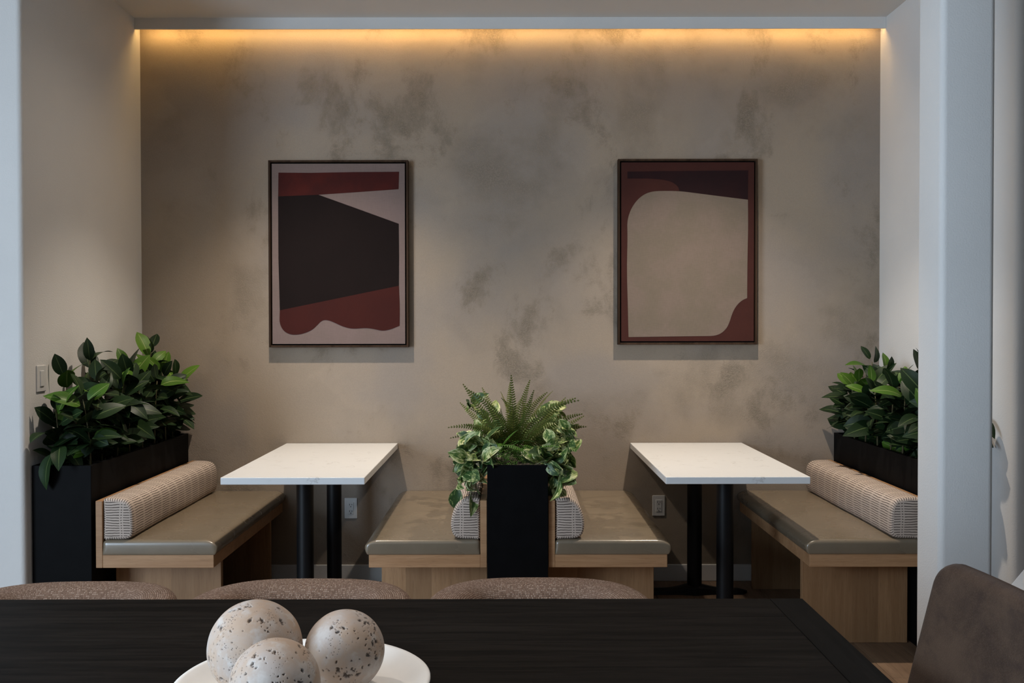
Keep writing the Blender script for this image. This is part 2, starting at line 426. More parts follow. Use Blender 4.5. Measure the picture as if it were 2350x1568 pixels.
M['leaf_dark'] = leaf_mat('dark_leaf', (0.0062, 0.0155, 0.0055), (0.013, 0.030, 0.0090), (0.08, 0.115, 0.04), 0.45)
M['leaf_light'] = leaf_mat('young_leaf', (0.030, 0.075, 0.0075), (0.075, 0.155, 0.016), (0.22, 0.27, 0.09), 0.45)
M['stem'] = plain('green_brown_stem', (0.075, 0.065, 0.03), 0.7, 0.2, 0, 0.3, 60)
M['vine'] = plain('pale_vine', (0.10, 0.12, 0.045), 0.6, 0.3, 0, 0.3, 60)
M['varieg'] = variegated()
M['fern'] = leaf_mat('fern_green', (0.050, 0.066, 0.010), (0.080, 0.096, 0.015), (0.06, 0.045, 0.015), 0.65)
M['fern2'] = leaf_mat('bright_fern_green', (0.035, 0.095, 0.012), (0.065, 0.165, 0.02), (0.06, 0.14, 0.03), 0.5)
M['led'] = emit('warm_led', (1.0, 0.60, 0.205), 35.0)
M['lens'] = emit('downlight_lens', (1.0, 0.84, 0.68), 3.0)
M['steel'] = plain('dark_steel', (0.05, 0.05, 0.05), 0.35, 0.5, 0.8)
M['white_shell'] = plain('white_shell', (0.70, 0.70, 0.70), 0.4, 0.5, 0, 0.02)

# ------------------------------------------------------------ the setting
HC = 3.065                      # ceiling height
XL, XR, YB = -2.018, 2.027, 5.32
fl = struct(put('floor', box(-4.2, 4.2, -2.5, 5.5, -0.1, -0.006), M['floor']))
rnd = random.Random(5)
pw = 0.19
plank_cache = {}
for c in range(-14, 14):
    y = -0.4 - rnd.random()*1.3
    while y < 5.5:
        L = rnd.choice((1.2, 1.5, 1.8, 2.1))
        y0, y1 = max(y, -0.5), min(y+L, 5.49)
        if y1-y0 > 0.1:
            key = round(y1-y0, 2)
            if key not in plank_cache:
                plank_cache[key] = box(-pw/2+0.0009, pw/2-0.0009, 0.0009, key-0.0009, -0.012, 0.0, 0.0012, 1)
            put('plank', plank_cache[key], M['floor'], fl, ((c+0.5)*pw, y0, 0))
        y += L
bm = box_bm(-4.2, XL, 4.02, YB+0.2, -0.05, HC+0.1, 0.022, 6, (XL, 4.02))
struct(put('wall_left', sharp_smooth(bm_mesh(bm), 25), M['white_wall']))
bm = box_bm(XR, 4.2, 3.89, YB+0.2, -0.05, HC+0.1, 0.03, 6, (XR, 3.89))
struct(put('wall_right', sharp_smooth(bm_mesh(bm), 25), M['white_wall']))
struct(put('wall_back', box(XL-0.02, XR+0.02, YB, YB+0.2, -0.05, HC+0.1), M['plaster']))
struct(put('ceiling', box(-4.4, 4.4, -2.7, YB+0.2, HC, HC+0.15), M['ceiling']))
struct(put('trim_1', box(XL, XR, 5.240, 5.250, 3.004, HC+0.01, 0.0015, 1), M['white_wall']))     # valance in front of the cove
# column (rounded corners)
bm = box_bm(1.510, 1.702, 3.40, 3.60, -0.02, HC+0.02)
es = [e for e in bm.edges if abs(e.verts[0].co.z-e.verts[1].co.z) > 1]
bmesh.ops.bevel(bm, geom=es, offset=0.022, segments=6, profile=0.5, affect='EDGES')
struct(put('column', sharp_smooth(bm_mesh(bm), 25), M['white_wall']))
# front room shell and window, unseen behind the camera, invented to light the scene
def wall_with_hole():
    bm = bmesh.new()
    for (y0, y1, z0, z1) in ((-2.5, -2.1, 0, HC), (0.9, 4.02, 0, HC), (-2.1, 0.9, 0, 0.3), (-2.1, 0.9, 2.5, HC)):
        b2 = box_bm(-4.35, -4.2, y0, y1, z0-0.02, z1+0.02); m = bpy.data.meshes.new('t'); b2.to_mesh(m); b2.free(); bm.from_mesh(m); bpy.data.meshes.remove(m)
    return bm_mesh(bm)
struct(put('wall_side', wall_with_hole(), M['white_wall']))
struct(put('wall_front', box(-4.35, 4.35, -2.65, -2.5, -0.02, HC+0.02), M['grey_wall']))
struct(put('wall_far', box(4.2, 4.35, -2.65, 5.5, -0.02, HC+0.02), M['grey_wall']))
wf = bmesh.new()
for (y0, y1, z0, z1) in ((-2.1, -2.04, 0.3, 2.5), (0.84, 0.9, 0.3, 2.5), (-2.04, 0.84, 0.3, 0.36), (-2.04, 0.84, 2.44, 2.5), (-0.63, -0.57, 0.36, 2.44)):
    b2 = box_bm(-4.33, -4.25, y0, y1, z0, z1); m = bpy.data.meshes.new('t'); b2.to_mesh(m); b2.free(); wf.from_mesh(m); bpy.data.meshes.remove(m)
struct(put('added_window_1', bm_mesh(wf), M['iron']))  # frame of the invented opening, out of view
def baseboard(nm, x0, x1, y0, y1):
    return struct(put(nm, box(x0, x1, y0, y1, 0.0, 0.092, 0.003, 1), M['white_wall']))
baseboard('baseboard_back', XL, XR, YB-0.013, YB+0.002)
baseboard('baseboard_left', XL-0.002, XL+0.005, 4.06, YB-0.014)
baseboard('baseboard_right', XR-0.005, XR+0.002, 3.94, YB-0.014)

# ------------------------------------------------------------ booth benches
YF = 4.07
def bench(x_open, x_back, label):
    """x_open: the edge at the table side; x_back: outer face of the back panel"""
    s = 1 if x_back > x_open else -1
    t = thing('booth_bench', label, 'bench', ((x_open+x_back)/2, (YF+5.31)/2, 0), 'booth benches along the plaster wall')
    ox, oy = -t.location.x, -t.location.y
    def b(name, x0, x1, y0, y1, z0, z1, mat, bev=0.0015):
        return put(name, box(min(x0, x1)+ox, max(x0, x1)+ox, y0+oy, y1+oy, z0, z1, bev, 1), mat, t)
    xp = x_back - s*0.028
    b('back_panel', xp, x_back, YF, 5.312, 0.385, 0.668, M['oak_y'])
    b('seat_board', x_open, xp, YF+0.001, 5.312, 0.385, 0.440, M['oak_y'])
    b('pedestal', x_open+s*0.028, x_back-s*0.004, 4.267, 4.297, 0.0, 0.385, M['oak_v'])
    b('pedestal', x_open+s*0.028, x_back-s*0.004, 5.14, 5.17, 0.0, 0.385, M['oak_v'])
    cx0, cx1 = x_open-s*0.006, xp-s*0.001
    hx, hy, hz = abs(cx1-cx0)/2, (5.312-4.066)/2, 0.031
    cu = put('seat_cushion', rounded_box(hx, hy, hz, 0.015, (30, 40, 14), 0.005, 0.012, 0.004, -s), M['leather'], t,
             ((cx0+cx1)/2+ox, (4.066+5.312)/2+oy, 0.440+hz))
    return t
bench(-1.2488, -1.745, 'oak booth bench at far left with taupe leather seat, beside the left black planter')
bench(-0.5953, -0.0975, 'oak booth bench right of the left white table, left of the central fern planter')
bench(0.6625, 0.1615, 'oak booth bench right of the central fern planter, left of the right white table')
bench(1.2622, 1.760, 'oak booth bench at far right, its end cut off by the white column')

# bolsters: D-shaped section with rounded ends, UVs in metres
def bolster(x_flat, s, label, square=False):
    """x_flat: the flat back against the panel; s: direction of the bulge"""
    P = [(0.0, 0.002), (0.030, 0.0), (0.075, 0.001), (0.098, 0.006), (0.112, 0.018), (0.119, 0.036), (0.123, 0.060), (0.122, 0.085), (0.117, 0.110),
         (0.108, 0.132), (0.094, 0.152), (0.076, 0.166), (0.055, 0.172), (0.030, 0.174), (0.004, 0.172), (0.0, 0.166), (0.0, 0.12), (0.0, 0.06)]
    if square:
        P = [(0.0, 0.002), (0.030, 0.0), (0.080, 0.0), (0.105, 0.004), (0.117, 0.013), (0.122, 0.030), (0.124, 0.055), (0.1245, 0.080), (0.124, 0.105),
             (0.121, 0.130), (0.113, 0.150), (0.098, 0.164), (0.072, 0.171), (0.035, 0.173), (0.004, 0.172), (0.0, 0.166), (0.0, 0.12), (0.0, 0.06)]
    # resample finer
    pts = []
    n = len(P)
    for i in range(n):
        a, b_, c_, d = (Vector(P[(i+q-1) % n]) for q in range(4))
        for j in range(3):
            u = j/3.0
            if i >= 14 or i == n-1: pts.append(b_.lerp(c_, u))
            else: pts.append(0.5*((2*b_)+(c_-a)*u+(2*a-5*b_+4*c_-d)*u*u+(3*b_-a-3*c_+d)*u**3))
    per = [0.0]
    for i in range(1, len(pts)+1): per.append(per[-1]+(pts[i % len(pts)]-pts[i-1]).length)
    y0, y1, r = 4.078, 5.262, 0.012
    ys = [y0+r*(1-math.cos(a)) for a in (0, 0.4, 0.8, 1.2, PI/2)] + [y0+0.05+(y1-y0-0.1)*i/16 for i in range(17)] + [y1-r*(1-math.cos(a)) for a in (PI/2, 1.2, 0.8, 0.4, 0)]
    cen = Vector((0.058, 0.085))
    o_ = Vector((x_flat, (y0+y1)/2, 0.503))
    vs, uv, fs = [], [], []
    m = len(pts)+1
    for y in ys:
        d = min(y-y0, y1-y)
        ins = r-math.sqrt(max(0, r*r-(r-min(d, r))**2))
        for i in range(m):
            p = pts[i % len(pts)]
            q = p+(cen-p).normalized()*ins
            wob = 0.0015*math.sin(y*9+i*0.2)
            vs.append((s*(q.x+wob*(q.x > 0.02)), y-o_.y, q.y)); uv.append((y, per[i]))
    for a in range(len(ys)-1):
        for i in range(m-1):
            f = (a*m+i, a*m+i+1, (a+1)*m+i+1, (a+1)*m+i)
            fs.append(f if s < 0 else f[::-1])
    body = len(fs)
    ml = mesh(vs, fs, True, uv)
    t = thing('bolster_cushion', label, 'cushion', o_, 'striped bolster cushions on the booth benches')
    put('cover', ml, M['dash'], t)
    for yy, row in ((ys[0], 0), (ys[-1], len(ys)-1)):
        ev, eu, ef = [], [], []
        ring = [vs[row*m+i] for i in range(m-1)]
        cc = Vector((s*cen.x, yy-o_.y, cen.y))
        sgn = -1 if row == 0 else 1
        for kk, fr in enumerate((1.0, 0.93, 0.6, 0.25)):
            for q in ring:
                p = cc.lerp(Vector(q), fr); p.y += sgn*(0.004*(1-fr*fr))
                ev.append(p); eu.append((p.x*s*1.0+0.0393, p.z*0.97))
        ev.append(cc+Vector((0, sgn*0.004, 0))); eu.append((cc.x*s+0.0393, cc.z*0.97))
        nn = len(ring)
        for kk in range(3):
            for i in range(nn):
                j = (i+1) % nn
                f = (kk*nn+i, (kk+1)*nn+i, (kk+1)*nn+j, kk*nn+j)
                ef.append(f)
        for i in range(nn): ef.append((3*nn+i, 4*nn, 3*nn+(i+1) % nn))
        put('end_cap', mesh(ev, ef, True, eu), M['dash'], t)
        vs2, fs2 = tube([Vector(q)+Vector((0, sgn*-0.001, 0)) for q in ring]+[Vector(ring[0])+Vector((0, sgn*-0.001, 0))], [0.0016]*(nn+1), 5)
        put('piping', mesh(vs2, fs2, True), M['dash'], t)
    return t
bolster(-1.7165, 1, 'long cream bolster with dark dashes lying on the far left bench', True)
bolster(-0.1265, -1, 'cream dashed bolster against the left side of the central fern planter')
bolster(0.1905, 1, 'cream dashed bolster against the right side of the central fern planter')
bolster(1.7315, -1, 'long cream dashed bolster on the far right bench, cut off by the column', True)

# ------------------------------------------------------------ booth tables
def booth_table(x0, x1, label):
    xc = (x0+x1)/2
    t = thing('booth_table', label, 'table', (xc, 4.71, 0), 'white pedestal tables of the booths')
    hw = (x1-x0)/2
    put('tabletop', box(-hw, hw, -0.61, 0.608, 0.731, 0.7615, 0.0025, 2), M['quartz'], t)
    for y in (4.35-4.71, 5.07-4.71):
        bm = bmesh.new(); cyl_bm(bm, 0, y, 0.02, 0.728, 0.038, n=36)
        put('post', sharp_smooth(bm_mesh(bm)), M['iron'], t)
        bm = bmesh.new(); cyl_bm(bm, 0, y, 0.716, 0.7305, 0.10, n=32)
        put('mounting_plate', sharp_smooth(bm_mesh(bm)), M['iron'], t)
        # cast foot: a low bar with rounded ends that rises to a hub
        vs, fs = [], []
        N = 24
        sec = [(-1, 0), (-0.9, 0.75), (-0.5, 1), (0.5, 1), (0.9, 0.75), (1, 0)]
        for i in range(N+1):
            u = -1+2*i/N; x = u*0.275
            w = 0.037*math.sqrt(max(0.02, 1-max(0, (abs(u)-0.86)/0.14)**2)) + 0.018*math.exp(-(x/0.05)**2)
            h = 0.022 + 0.026*math.exp(-(x/0.09)**2) - 0.010*max(0, (abs(u)-0.8)/0.2)
            for a, b_ in sec: vs.append((x, y+a*w, 0.002+b_*h))
        for i in range(N):
            for k in range(5): fs.append((i*6+k, (i+1)*6+k, (i+1)*6+k+1, i*6+k+1))
            fs.append((i*6+5, (i+1)*6+5, (i+1)*6, i*6))
        fs.append(tuple(range(6))); fs.append(tuple(N*6+k for k in range(5, -1, -1)))
        me = mesh(vs, fs); bm = bmesh.new(); bm.from_mesh(me); bmesh.ops.recalc_face_normals(bm, faces=bm.faces); bm.to_mesh(me); bm.free()
        put('foot', sharp_smooth(me, 40), M['iron'], t)
    return t
booth_table(-1.2278, -0.6165, 'white quartz booth table on black posts, left of the fern planter')
booth_table(0.6605, 1.2735, 'white quartz booth table on black posts, right of the fern planter')

# ------------------------------------------------------------ planters and plants
def planter_box(t, x0, x1, y0, y1, z1):
    """open trough: four walls with thickness, an inner floor of dark moss"""
    bm = bmesh.new()
    th = 0.012
    def q(*c): return [bm.verts.new(p) for p in c]
    o = q((x0, y0, 0), (x1, y0, 0), (x1, y1, 0), (x0, y1, 0), (x0, y0, z1), (x1, y0, z1), (x1, y1, z1), (x0, y1, z1))
    i = q((x0+th, y0+th, z1), (x1-th, y0+th, z1), (x1-th, y1-th, z1), (x0+th, y1-th, z1),
          (x0+th, y0+th, z1-0.12), (x1-th, y0+th, z1-0.12), (x1-th, y1-th, z1-0.12), (x0+th, y1-th, z1-0.12))
    for k in range(4):
        l = (k+1) % 4
        bm.faces.new((o[k], o[l], o[l+4], o[k+4]))
        bm.faces.new((o[k+4], o[l+4], i[l], i[k]))
        bm.faces.new((i[k], i[l], i[l+4], i[k+4]))
    bm.faces.new((o[3], o[2], o[1], o[0])); bm.faces.new((i[4], i[5], i[6], i[7]))
    bmesh.ops.bevel(bm, geom=[e for e in bm.edges if max(v.co.z for v in e.verts) > z1-0.01 and all(v in o for v in e.verts)], offset=0.0015, segments=1, affect='EDGES')
    put('trough', bm_mesh(bm), M['black'], t)
    # moss: a lumpy sheet with many curled strands, uncountable
    rr = random.Random(int(x0*1000))
    vs, fs = [], []
    nx, ny = 10, 46
    for a in range(nx+1):
        for b_ in range(ny+1):
            x = x0+th+(x1-x0-2*th)*a/nx; y = y0+th+(y1-y0-2*th)*b_/ny
            vs.append((x, y, z1-0.028+0.016*noise.noise(Vector((x*18, y*18, 3)))))
    for a in range(nx):
        for b_ in range(ny):
            k = a*(ny+1)+b_; fs.append((k, k+ny+1, k+ny+2, k+1))
    for _ in range(700):
        x = rr.uniform(x0+0.02, x1-0.02); y = rr.uniform(y0+0.02, y1-0.02); z = z1-0.03+rr.uniform(0, 0.016)
        d = Vector((rr.uniform(-1, 1), rr.uniform(-1, 1), rr.uniform(-0.1, 0.6))).normalized()*rr.uniform(0.008, 0.018)
        p = Vector((x, y, z)); n_ = Vector((-d.y, d.x, 0)).normalized()*0.0014
        k = len(vs); vs += [p-n_, p+n_, p+d*0.6+Vector((0, 0, 0.006))+n_, p+d*0.6+Vector((0, 0, 0.006))-n_, p+d]
        fs += [(k, k+1, k+2, k+3), (k+3, k+2, k+4)]
    mo = put('moss', mesh(vs, fs), M['mulch'], t); mo['kind'] = 'stuff'
def leaf_mesh(L, Wd, curl, fold, tip=1.6, heart=0.0, nL=9, nW=4):
    vs, uv, fs = [], [], []
    for i in range(nL+1):
        v = i/nL
        w = Wd/2*(math.sin(PI*v**0.86))**0.62 * (1-0.35*max(0, v-0.75)/0.25*tip*0.6)
        if i == 0: w = 0.0025 if not heart else Wd*0.10
        if i == nL: w = 0.0006
        y = L*v; z = -curl*L*v*v + 0.12*L*v
        for j in range(nW+1):
            u = j/nW; a = (u-0.5)*2
            back = heart*L*0.16*abs(a)**0.8*(1-v)**6
            vs.append((a*w, y-back, z+fold*abs(a)*w + 0.03*L*math.sin(v*9+a*2)*abs(a)*0.3)); uv.append((u, v))
    for i in range(nL):
        for j in range(nW):
            k = i*(nW+1)+j; fs.append((k, k+1, k+nW+2, k+nW+1))
    return mesh(vs, fs, True, uv)
def orient(pos, direction, up_hint=Vector((0, 0, 1)), roll=0.0, s=1.0):
    y = direction.normalized(); x = y.cross(up_hint)
    if x.length < 1e-3: x = Vector((1, 0, 0))
    x.normalize(); z = x.cross(y)
    m = Matrix((x, y, z)).transposed() @ Matrix.Rotation(roll, 3, 'Y')
    m4 = m.to_4x4() @ Matrix.Diagonal((s, s, s, 1)); m4.translation = pos
    return m4
ficus_meshes = {}
for key in ('leaf_dark', 'leaf_light'):
    ficus_meshes[key] = []
    for (c_, f_, w_) in ((0.30, 0.20, 0.070), (0.45, 0.28, 0.064), (0.16, 0.12, 0.076), (0.62, 0.16, 0.070)):
        me = leaf_mesh(0.130, w_, c_, f_); me.materials.append(M[key]); ficus_meshes[key].append(me)
def ficus_planter(x0, x1, plants, label, seed, xlim, nleaf, drape):
    y0, y1, z1 = 4.07, 5.305, 0.818
    t = thing('planter', label, 'planter', ((x0+x1)/2, (y0+y1)/2, 0), 'black trough planters')
    ox, oy = t.location.x, t.location.y
    planter_box(t, x0-ox, x1-ox, y0-oy, y1-oy, z1)
    r = random.Random(seed)
    fv, ff, fu = [], [], []
    for (px, py, h) in plants:
        h -= 0.03
        lean = Vector((r.uniform(-0.10, 0.10), r.uniform(-0.1, 0.06), 1))
        base = Vector((px, py, z1-0.04))
        pts = [base + Vector((lean.x*h*u*u, lean.y*h*u*u, (h+0.0)*u)) for u in [i/6 for i in range(7)]]
        vs, fs = tube([p-base for p in pts], [0.0045-0.0004*i for i in range(7)], 6)
        st = put('stem', mesh(vs, fs, True), M['stem'], t, (base.x-ox, base.y-oy, base.z))
        phi = r.uniform(0, 6.28)
        extra = 16
        for k in range(nleaf+extra):
            single = k < nleaf
            u = 0.12+0.88*(k/(nleaf-1)) + r.uniform(-0.02, 0.02) if single else r.uniform(0.05, 0.85)
            u = min(1.0, u)
            p = Vector((lean.x*h*u*u, lean.y*h*u*u, h*u))
            el = R(2+52*u**2.0 + r.uniform(-28, 24)) if single else R(r.uniform(-25, 40))
            if single and k >= nleaf-2: el = R(r.uniform(40, 75))
            for attempt in range(12):
                phi += 2.4 + r.uniform(-0.45, 0.45)
                d = Vector((math.cos(phi)*math.cos(el), math.sin(phi)*math.cos(el), math.sin(el)))
                sc = r.uniform(0.72, 1.18)*(0.85 if single and k >= nleaf-2 else 1.0)
                if not single: sc *= 0.9
                e = base+p+d*(0.125*sc+0.022)
                rl = r.uniform(-0.8, 0.8); hint = Vector((r.uniform(-0.3, 0.5)*(1 if x0 < 0 else -1), -r.uniform(0.0, 0.9), 0.8))
                light = single and ((u > 0.80 and r.random() < 0.32) or r.random() < 0.09)
                me = r.choice(ficus_meshes['leaf_light' if light else 'leaf_dark'])
                mt = orient(base+p+d*0.022, d, hint, rl, sc)
                pv = [mt @ v.co for v in me.vertices]
                ix = (x1-0.015) if x0 < 0 else -(x0+0.015)
                if min(q.x for q in pv) > xlim[0] and max(q.x for q in pv) < xlim[1] and max(q.y for q in pv) < 5.312 and min(q.y for q in pv) > 3.96 and all(
                        q.z > z1+0.035 or (q.x*(1 if x0 < 0 else -1) < ix and q.y > y0+0.012 and q.z > z1-0.05) for q in pv): break
            else: continue
            if not single:
                me0 = me
                k0 = len(fv); fv.extend(mt @ v.co for v in me0.vertices); ff.extend(tuple(k0+i for i in pl.vertices) for pl in me0.polygons)
                uvl = [None]*len(me0.vertices)
                for lp, ud in zip(me0.loops, me0.uv_layers[0].data): uvl[lp.vertex_index] = tuple(ud.uv)
                fu.extend(uvl); continue
            o = bpy.data.objects.new('leaf', me); C.objects.link(o); o.parent = st
            o.matrix_local = orient(p+d*0.022, d, hint, rl, sc)
    for q, d, sc in drape:
        o = bpy.data.objects.new('leaf', ficus_meshes['leaf_dark'][1]); C.objects.link(o); o.parent = st
        o.matrix_local = orient(Vector(q)-base, Vector(d), Vector((0, 0, 1)), 0.1, sc)
    fo = put('inner_foliage', mesh([v-Vector((ox, oy, 0)) for v in fv], ff, True, fu), M['leaf_dark'], t); fo['kind'] = 'stuff'
    return t
PL = [(-1.94, 4.17, 0.30), (-1.82, 4.20, 0.34), (-1.94, 4.30, 0.42), (-1.83, 4.34, 0.40), (-1.92, 4.43, 0.50), (-1.81, 4.46, 0.40), (-1.93, 4.58, 0.46), (-1.81, 4.60, 0.40),
      (-1.92, 4.73, 0.40), (-1.80, 4.74, 0.36), (-1.90, 4.88, 0.44), (-1.80, 4.90, 0.38), (-1.88, 5.00, 0.53), (-1.79, 5.03, 0.42), (-1.90, 5.13, 0.42), (-1.80, 5.16, 0.38)]
ficus_planter(-2.012, -1.7625, PL, 'black trough planter of glossy dark green leaves beside the left wall', 3, (-2.010, -1.56), 18, [((-1.93, 4.075, 0.865), (-0.15, -0.38, -0.70), 1.1), ((-1.95, 4.10, 0.95), (-0.12, -0.75, 0.10), 1.0), ((-1.90, 4.09, 0.90), (0.2, -0.6, -0.3), 1.0)])
PR = [(-x, y, h-(0.06 if y > 4.9 else 0.03)) for x, y, h in PL]
ficus_planter(1.775, 2.018, PR, 'black trough planter of glossy dark leaves at far right, half behind column', 8, (1.56, 2.019), 18, [((1.955, 4.07, 1.01), (0.18, -0.9, -0.22), 1.0), ((1.94, 4.08, 0.93), (0.10, -0.9, 0.05), 1.0), ((1.90, 4.09, 0.90), (-0.1, -0.7, -0.35), 1.0)])

# central planter: fern fronds, bright small ferns, trailing variegated vines
def frond_mesh(L, bend, npin, wid, mat, droop=0.0, side=0.0):
    vs, uv, fs = [], [], []
    def pt(u): return Vector((side*L*0.5*u**2.3, L*u*(1-0.22*(bend+abs(side))*u), -bend*L*0.55*u**2.2))
    rv, rf = tube([pt(i/8) for i in range(9)], [0.0018-0.00014*i for i in range(9)], 4)
    vs += rv; fs += rf; uv += [(0.5, 0.5)]*len(rv)
    for i in range(npin):
        u = 0.12+0.88*(i+0.5)/npin
        p = pt(u); t = (pt(min(1, u+0.02))-pt(u-0.02)).normalized()
        ln = wid*(math.sin(PI*min(1, 0.16+0.84*u)**0.9))**0.75*(1.12-u*0.45)+0.002
        for s in (-1, 1):
            lat = t.cross(Vector((0, 0, 1))).normalized()
            d = (lat*s*0.93+t*0.36).normalized(); up = lat.cross(t)
            w = t*(L*0.88/npin*0.33)
            a = p+d*ln*0.5-up*droop*ln*0.3; e = p+d*ln-up*droop*ln
            k = len(vs); vs += [p-w*0.6, a-w, e, a+w, p+w*0.6]; uv += [(0.62, u)]*2+[(0.9, u)]+[(0.62, u)]*2
            fs.append((k, k+1, k+2, k+3, k+4) if s > 0 else (k+4, k+3, k+2, k+1, k))
    me = mesh(vs, fs, False, uv); me.materials.append(mat); return me
def central_planter():
    x0, x1, y0, y1, z1 = -0.0955, 0.1595, 4.05, 5.305, 0.820
    t = thing('planter', 'black trough planter of ferns and variegated trailing vines between the booths', 'planter', ((x0+x1)/2, (y0+y1)/2, 0), 'black trough planters')
    ox, oy = t.location.x, t.location.y
    planter_box(t, x0-ox, x1-ox, y0-oy, y1-oy, z1)
    r = random.Random(21)
    fm = [frond_mesh(0.37, b_, 29, 0.027, M['fern'], d_, s_) for b_, d_, s_ in ((0.2, 0.1, 0.0), (0.2, 0.2, -0.55), (0.2, 0.2, 0.55), (0.35, 0.1, 0.15), (0.3, 0.2, -0.95), (0.3, 0.2, 0.95))]
    fm2 = [frond_mesh(0.16, b_, 14, 0.026, M['fern2'], 0.2) for b_ in (0.4, 0.8)]
    def addp(name, me, pos, d, roll, s, par=None):
        o = bpy.data.objects.new(name, me); C.objects.link(o); o.parent = par or t
        base = Vector((ox, oy, 0)) if par is None else Vector((ox, oy, 0))+par.location
        o.matrix_local = orient(pos-base, d, Vector((0, 0, 1)), roll, s); return o
    # the large upright fern near the front: lean to the side, lean to the front, scale, mesh
    cx, cy = 0.020, 4.36
    for sd, ft, s, mi in ((-33, 4, 1.08, 0), (-15, 8, 1.08, 1), (-7, -8, 1.0, 3), (-1, 12, 1.02, 0), (5, 2, 1.02, 3), (14, 6, 1.16, 5), (27, -4, 1.12, 2), (-32, 10, 0.95, 4), (-42, 20, 0.86, 4), (40, 8, 1.04, 2),
                          (48, 14, 1.0, 2), (56, 5, 0.95, 0), (-22, 26, 0.92, 1), (12, 24, 0.92, 3), (-6, 30, 0.86, 1), (24, 30, 0.88, 2), (-33, 32, 0.86, 1), (-44, -15, 0.95, 0), (38, -20, 1.0, 0), (-24, -20, 1.0, 0), (9, -14, 1.0, 2)):
        d = Vector((math.tan(R(sd)), -math.tan(R(ft)), 1)).normalized()
        o = bpy.data.objects.new('fern_frond', fm[mi]); C.objects.link(o); o.parent = t
        o.matrix_local = orient(Vector((cx+d.x*0.03-ox, cy+d.y*0.03-oy, z1+0.005)), d, Vector((r.uniform(-0.25, 0.25), -1, 0.45)), r.uniform(-0.25, 0.25), s)
    # a second fern behind it
    for i in range(9):
        a, e = R(i*40+r.uniform(-12, 12)), R(r.uniform(48, 80))
        d = Vector((math.cos(a)*math.cos(e), math.sin(a)*math.cos(e), math.sin(e)))
        addp('fern_frond', r.choice(fm), Vector((0.04+d.x*0.03, 4.85+d.y*0.03, z1-0.02)), d, r.uniform(-0.4, 0.4), r.uniform(0.85, 1.0))
    for i in range(34):
        a, e = R(r.uniform(180, 360)), R(r.uniform(-15, 60))
        d = Vector((math.cos(a)*math.cos(e), math.sin(a)*math.cos(e), math.sin(e)))
        addp('fern_sprig', r.choice(fm2), Vector((r.uniform(-0.07, 0.10), r.uniform(4.09, 4.40), z1+r.uniform(-0.02, 0.07))), d, r.uniform(-0.6, 0.6), r.uniform(0.7, 1.05))
    pm = []
    for c_, f_, w_ in ((0.45, 0.22, 0.078), (0.75, 0.38, 0.072), (0.2, 0.12, 0.082)):
        me = leaf_mesh(0.105, w_, c_, f_, 1.6, 1.0); me.materials.append(M['varieg']); pm.append(me)
    # vines: start, sideways direction, rise, reach, drop
    vines = []
    for i in range(15):
        y = (4.09, 4.14, 4.20, 4.26, 4.30, 4.36, 4.12, 4.22, 4.40, 4.48, 4.58, 4.72, 4.90, 4.17, 4.08)[i]
        for s in (-1, 1):
            drop = (0.30, 0.10, 0.24, 0.04, 0.0, 0.08, 0.16, 0.0, 0.0, 0.0, 0.05, 0.0, 0.0, 0.05, 0.20)[i]*r.uniform(0.7, 1.1)
            rise = (0.04, 0.06, 0.05, 0.08, 0.10, 0.09, 0.05, 0.11, 0.10, 0.12, 0.12, 0.18, 0.20, 0.07, 0.05)[i]*r.uniform(0.85, 1.1)
            off = r.uniform(0.05, 0.115); reach = r.uniform(0.06, 0.155)
            if drop > 0.03: reach = max(reach, (0.175-off)/1.2)
            vines.append((Vector((0.032+s*off, y, z1-0.01)), s, rise, reach, drop))
    for (p0, s, rise, reach, drop) in vines:
        fy = r.uniform(-0.10, 0.06) if p0.y > 4.2 else r.uniform(-0.07, 0.04)
        pts = []
        w1, w2 = r.uniform(0, 6), r.uniform(0, 6)
        for i in range(11):
            u = i/10
            pts.append(Vector((s*reach*math.sin(u*PI/2)*1.2+0.012*math.sin(u*7+w1)*u, fy*u+0.012*math.sin(u*6+w2)*u, rise*math.sin(PI*min(1, u*1.25)*0.62)-drop*u**2.2)))
        vs, fs = tube(pts, [0.0018]*11, 5)
        vo = put('vine', mesh(vs, fs, True), M['vine'], t, (p0.x-ox, p0.y-oy, p0.z))
        nl = 10
        for k in range(nl):
            u = min(1.0, max(0.05, 0.12+0.88*k/(nl-1)+r.uniform(-0.05, 0.05)))
            i = min(9, int(u*10)); q = pts[i].lerp(pts[i+1], u*10-i)
            for attempt in range(25):
                az = r.uniform(0, 2*PI); el = R(r.uniform(-65, 40))
                d = Vector((math.cos(az)*math.cos(el)+s*0.45, math.sin(az)*math.cos(el)-0.35, math.sin(el))).normalized()
                sc = r.uniform(0.42, 0.84) if r.random() < 0.88 else r.uniform(0.84, 1.0)
                e = p0+q+d*(0.105*sc+0.02)
                if (not (x0-0.01 < e.x < x1+0.01) or e.z > z1+0.01) and e.y > y0-0.06 and -0.25 < e.x < 0.295: break
            else: continue
            o = bpy.data.objects.new('leaf', r.choice(pm)); C.objects.link(o); o.parent = vo
            hint = Vector((s*r.uniform(-0.5, 1.0), -r.uniform(-0.2, 1.2), r.uniform(0.0, 1.0)))
            o.matrix_local = orient(q+d*0.016, d, hint, r.uniform(-0.9, 0.9), sc)
    return t
central_planter()

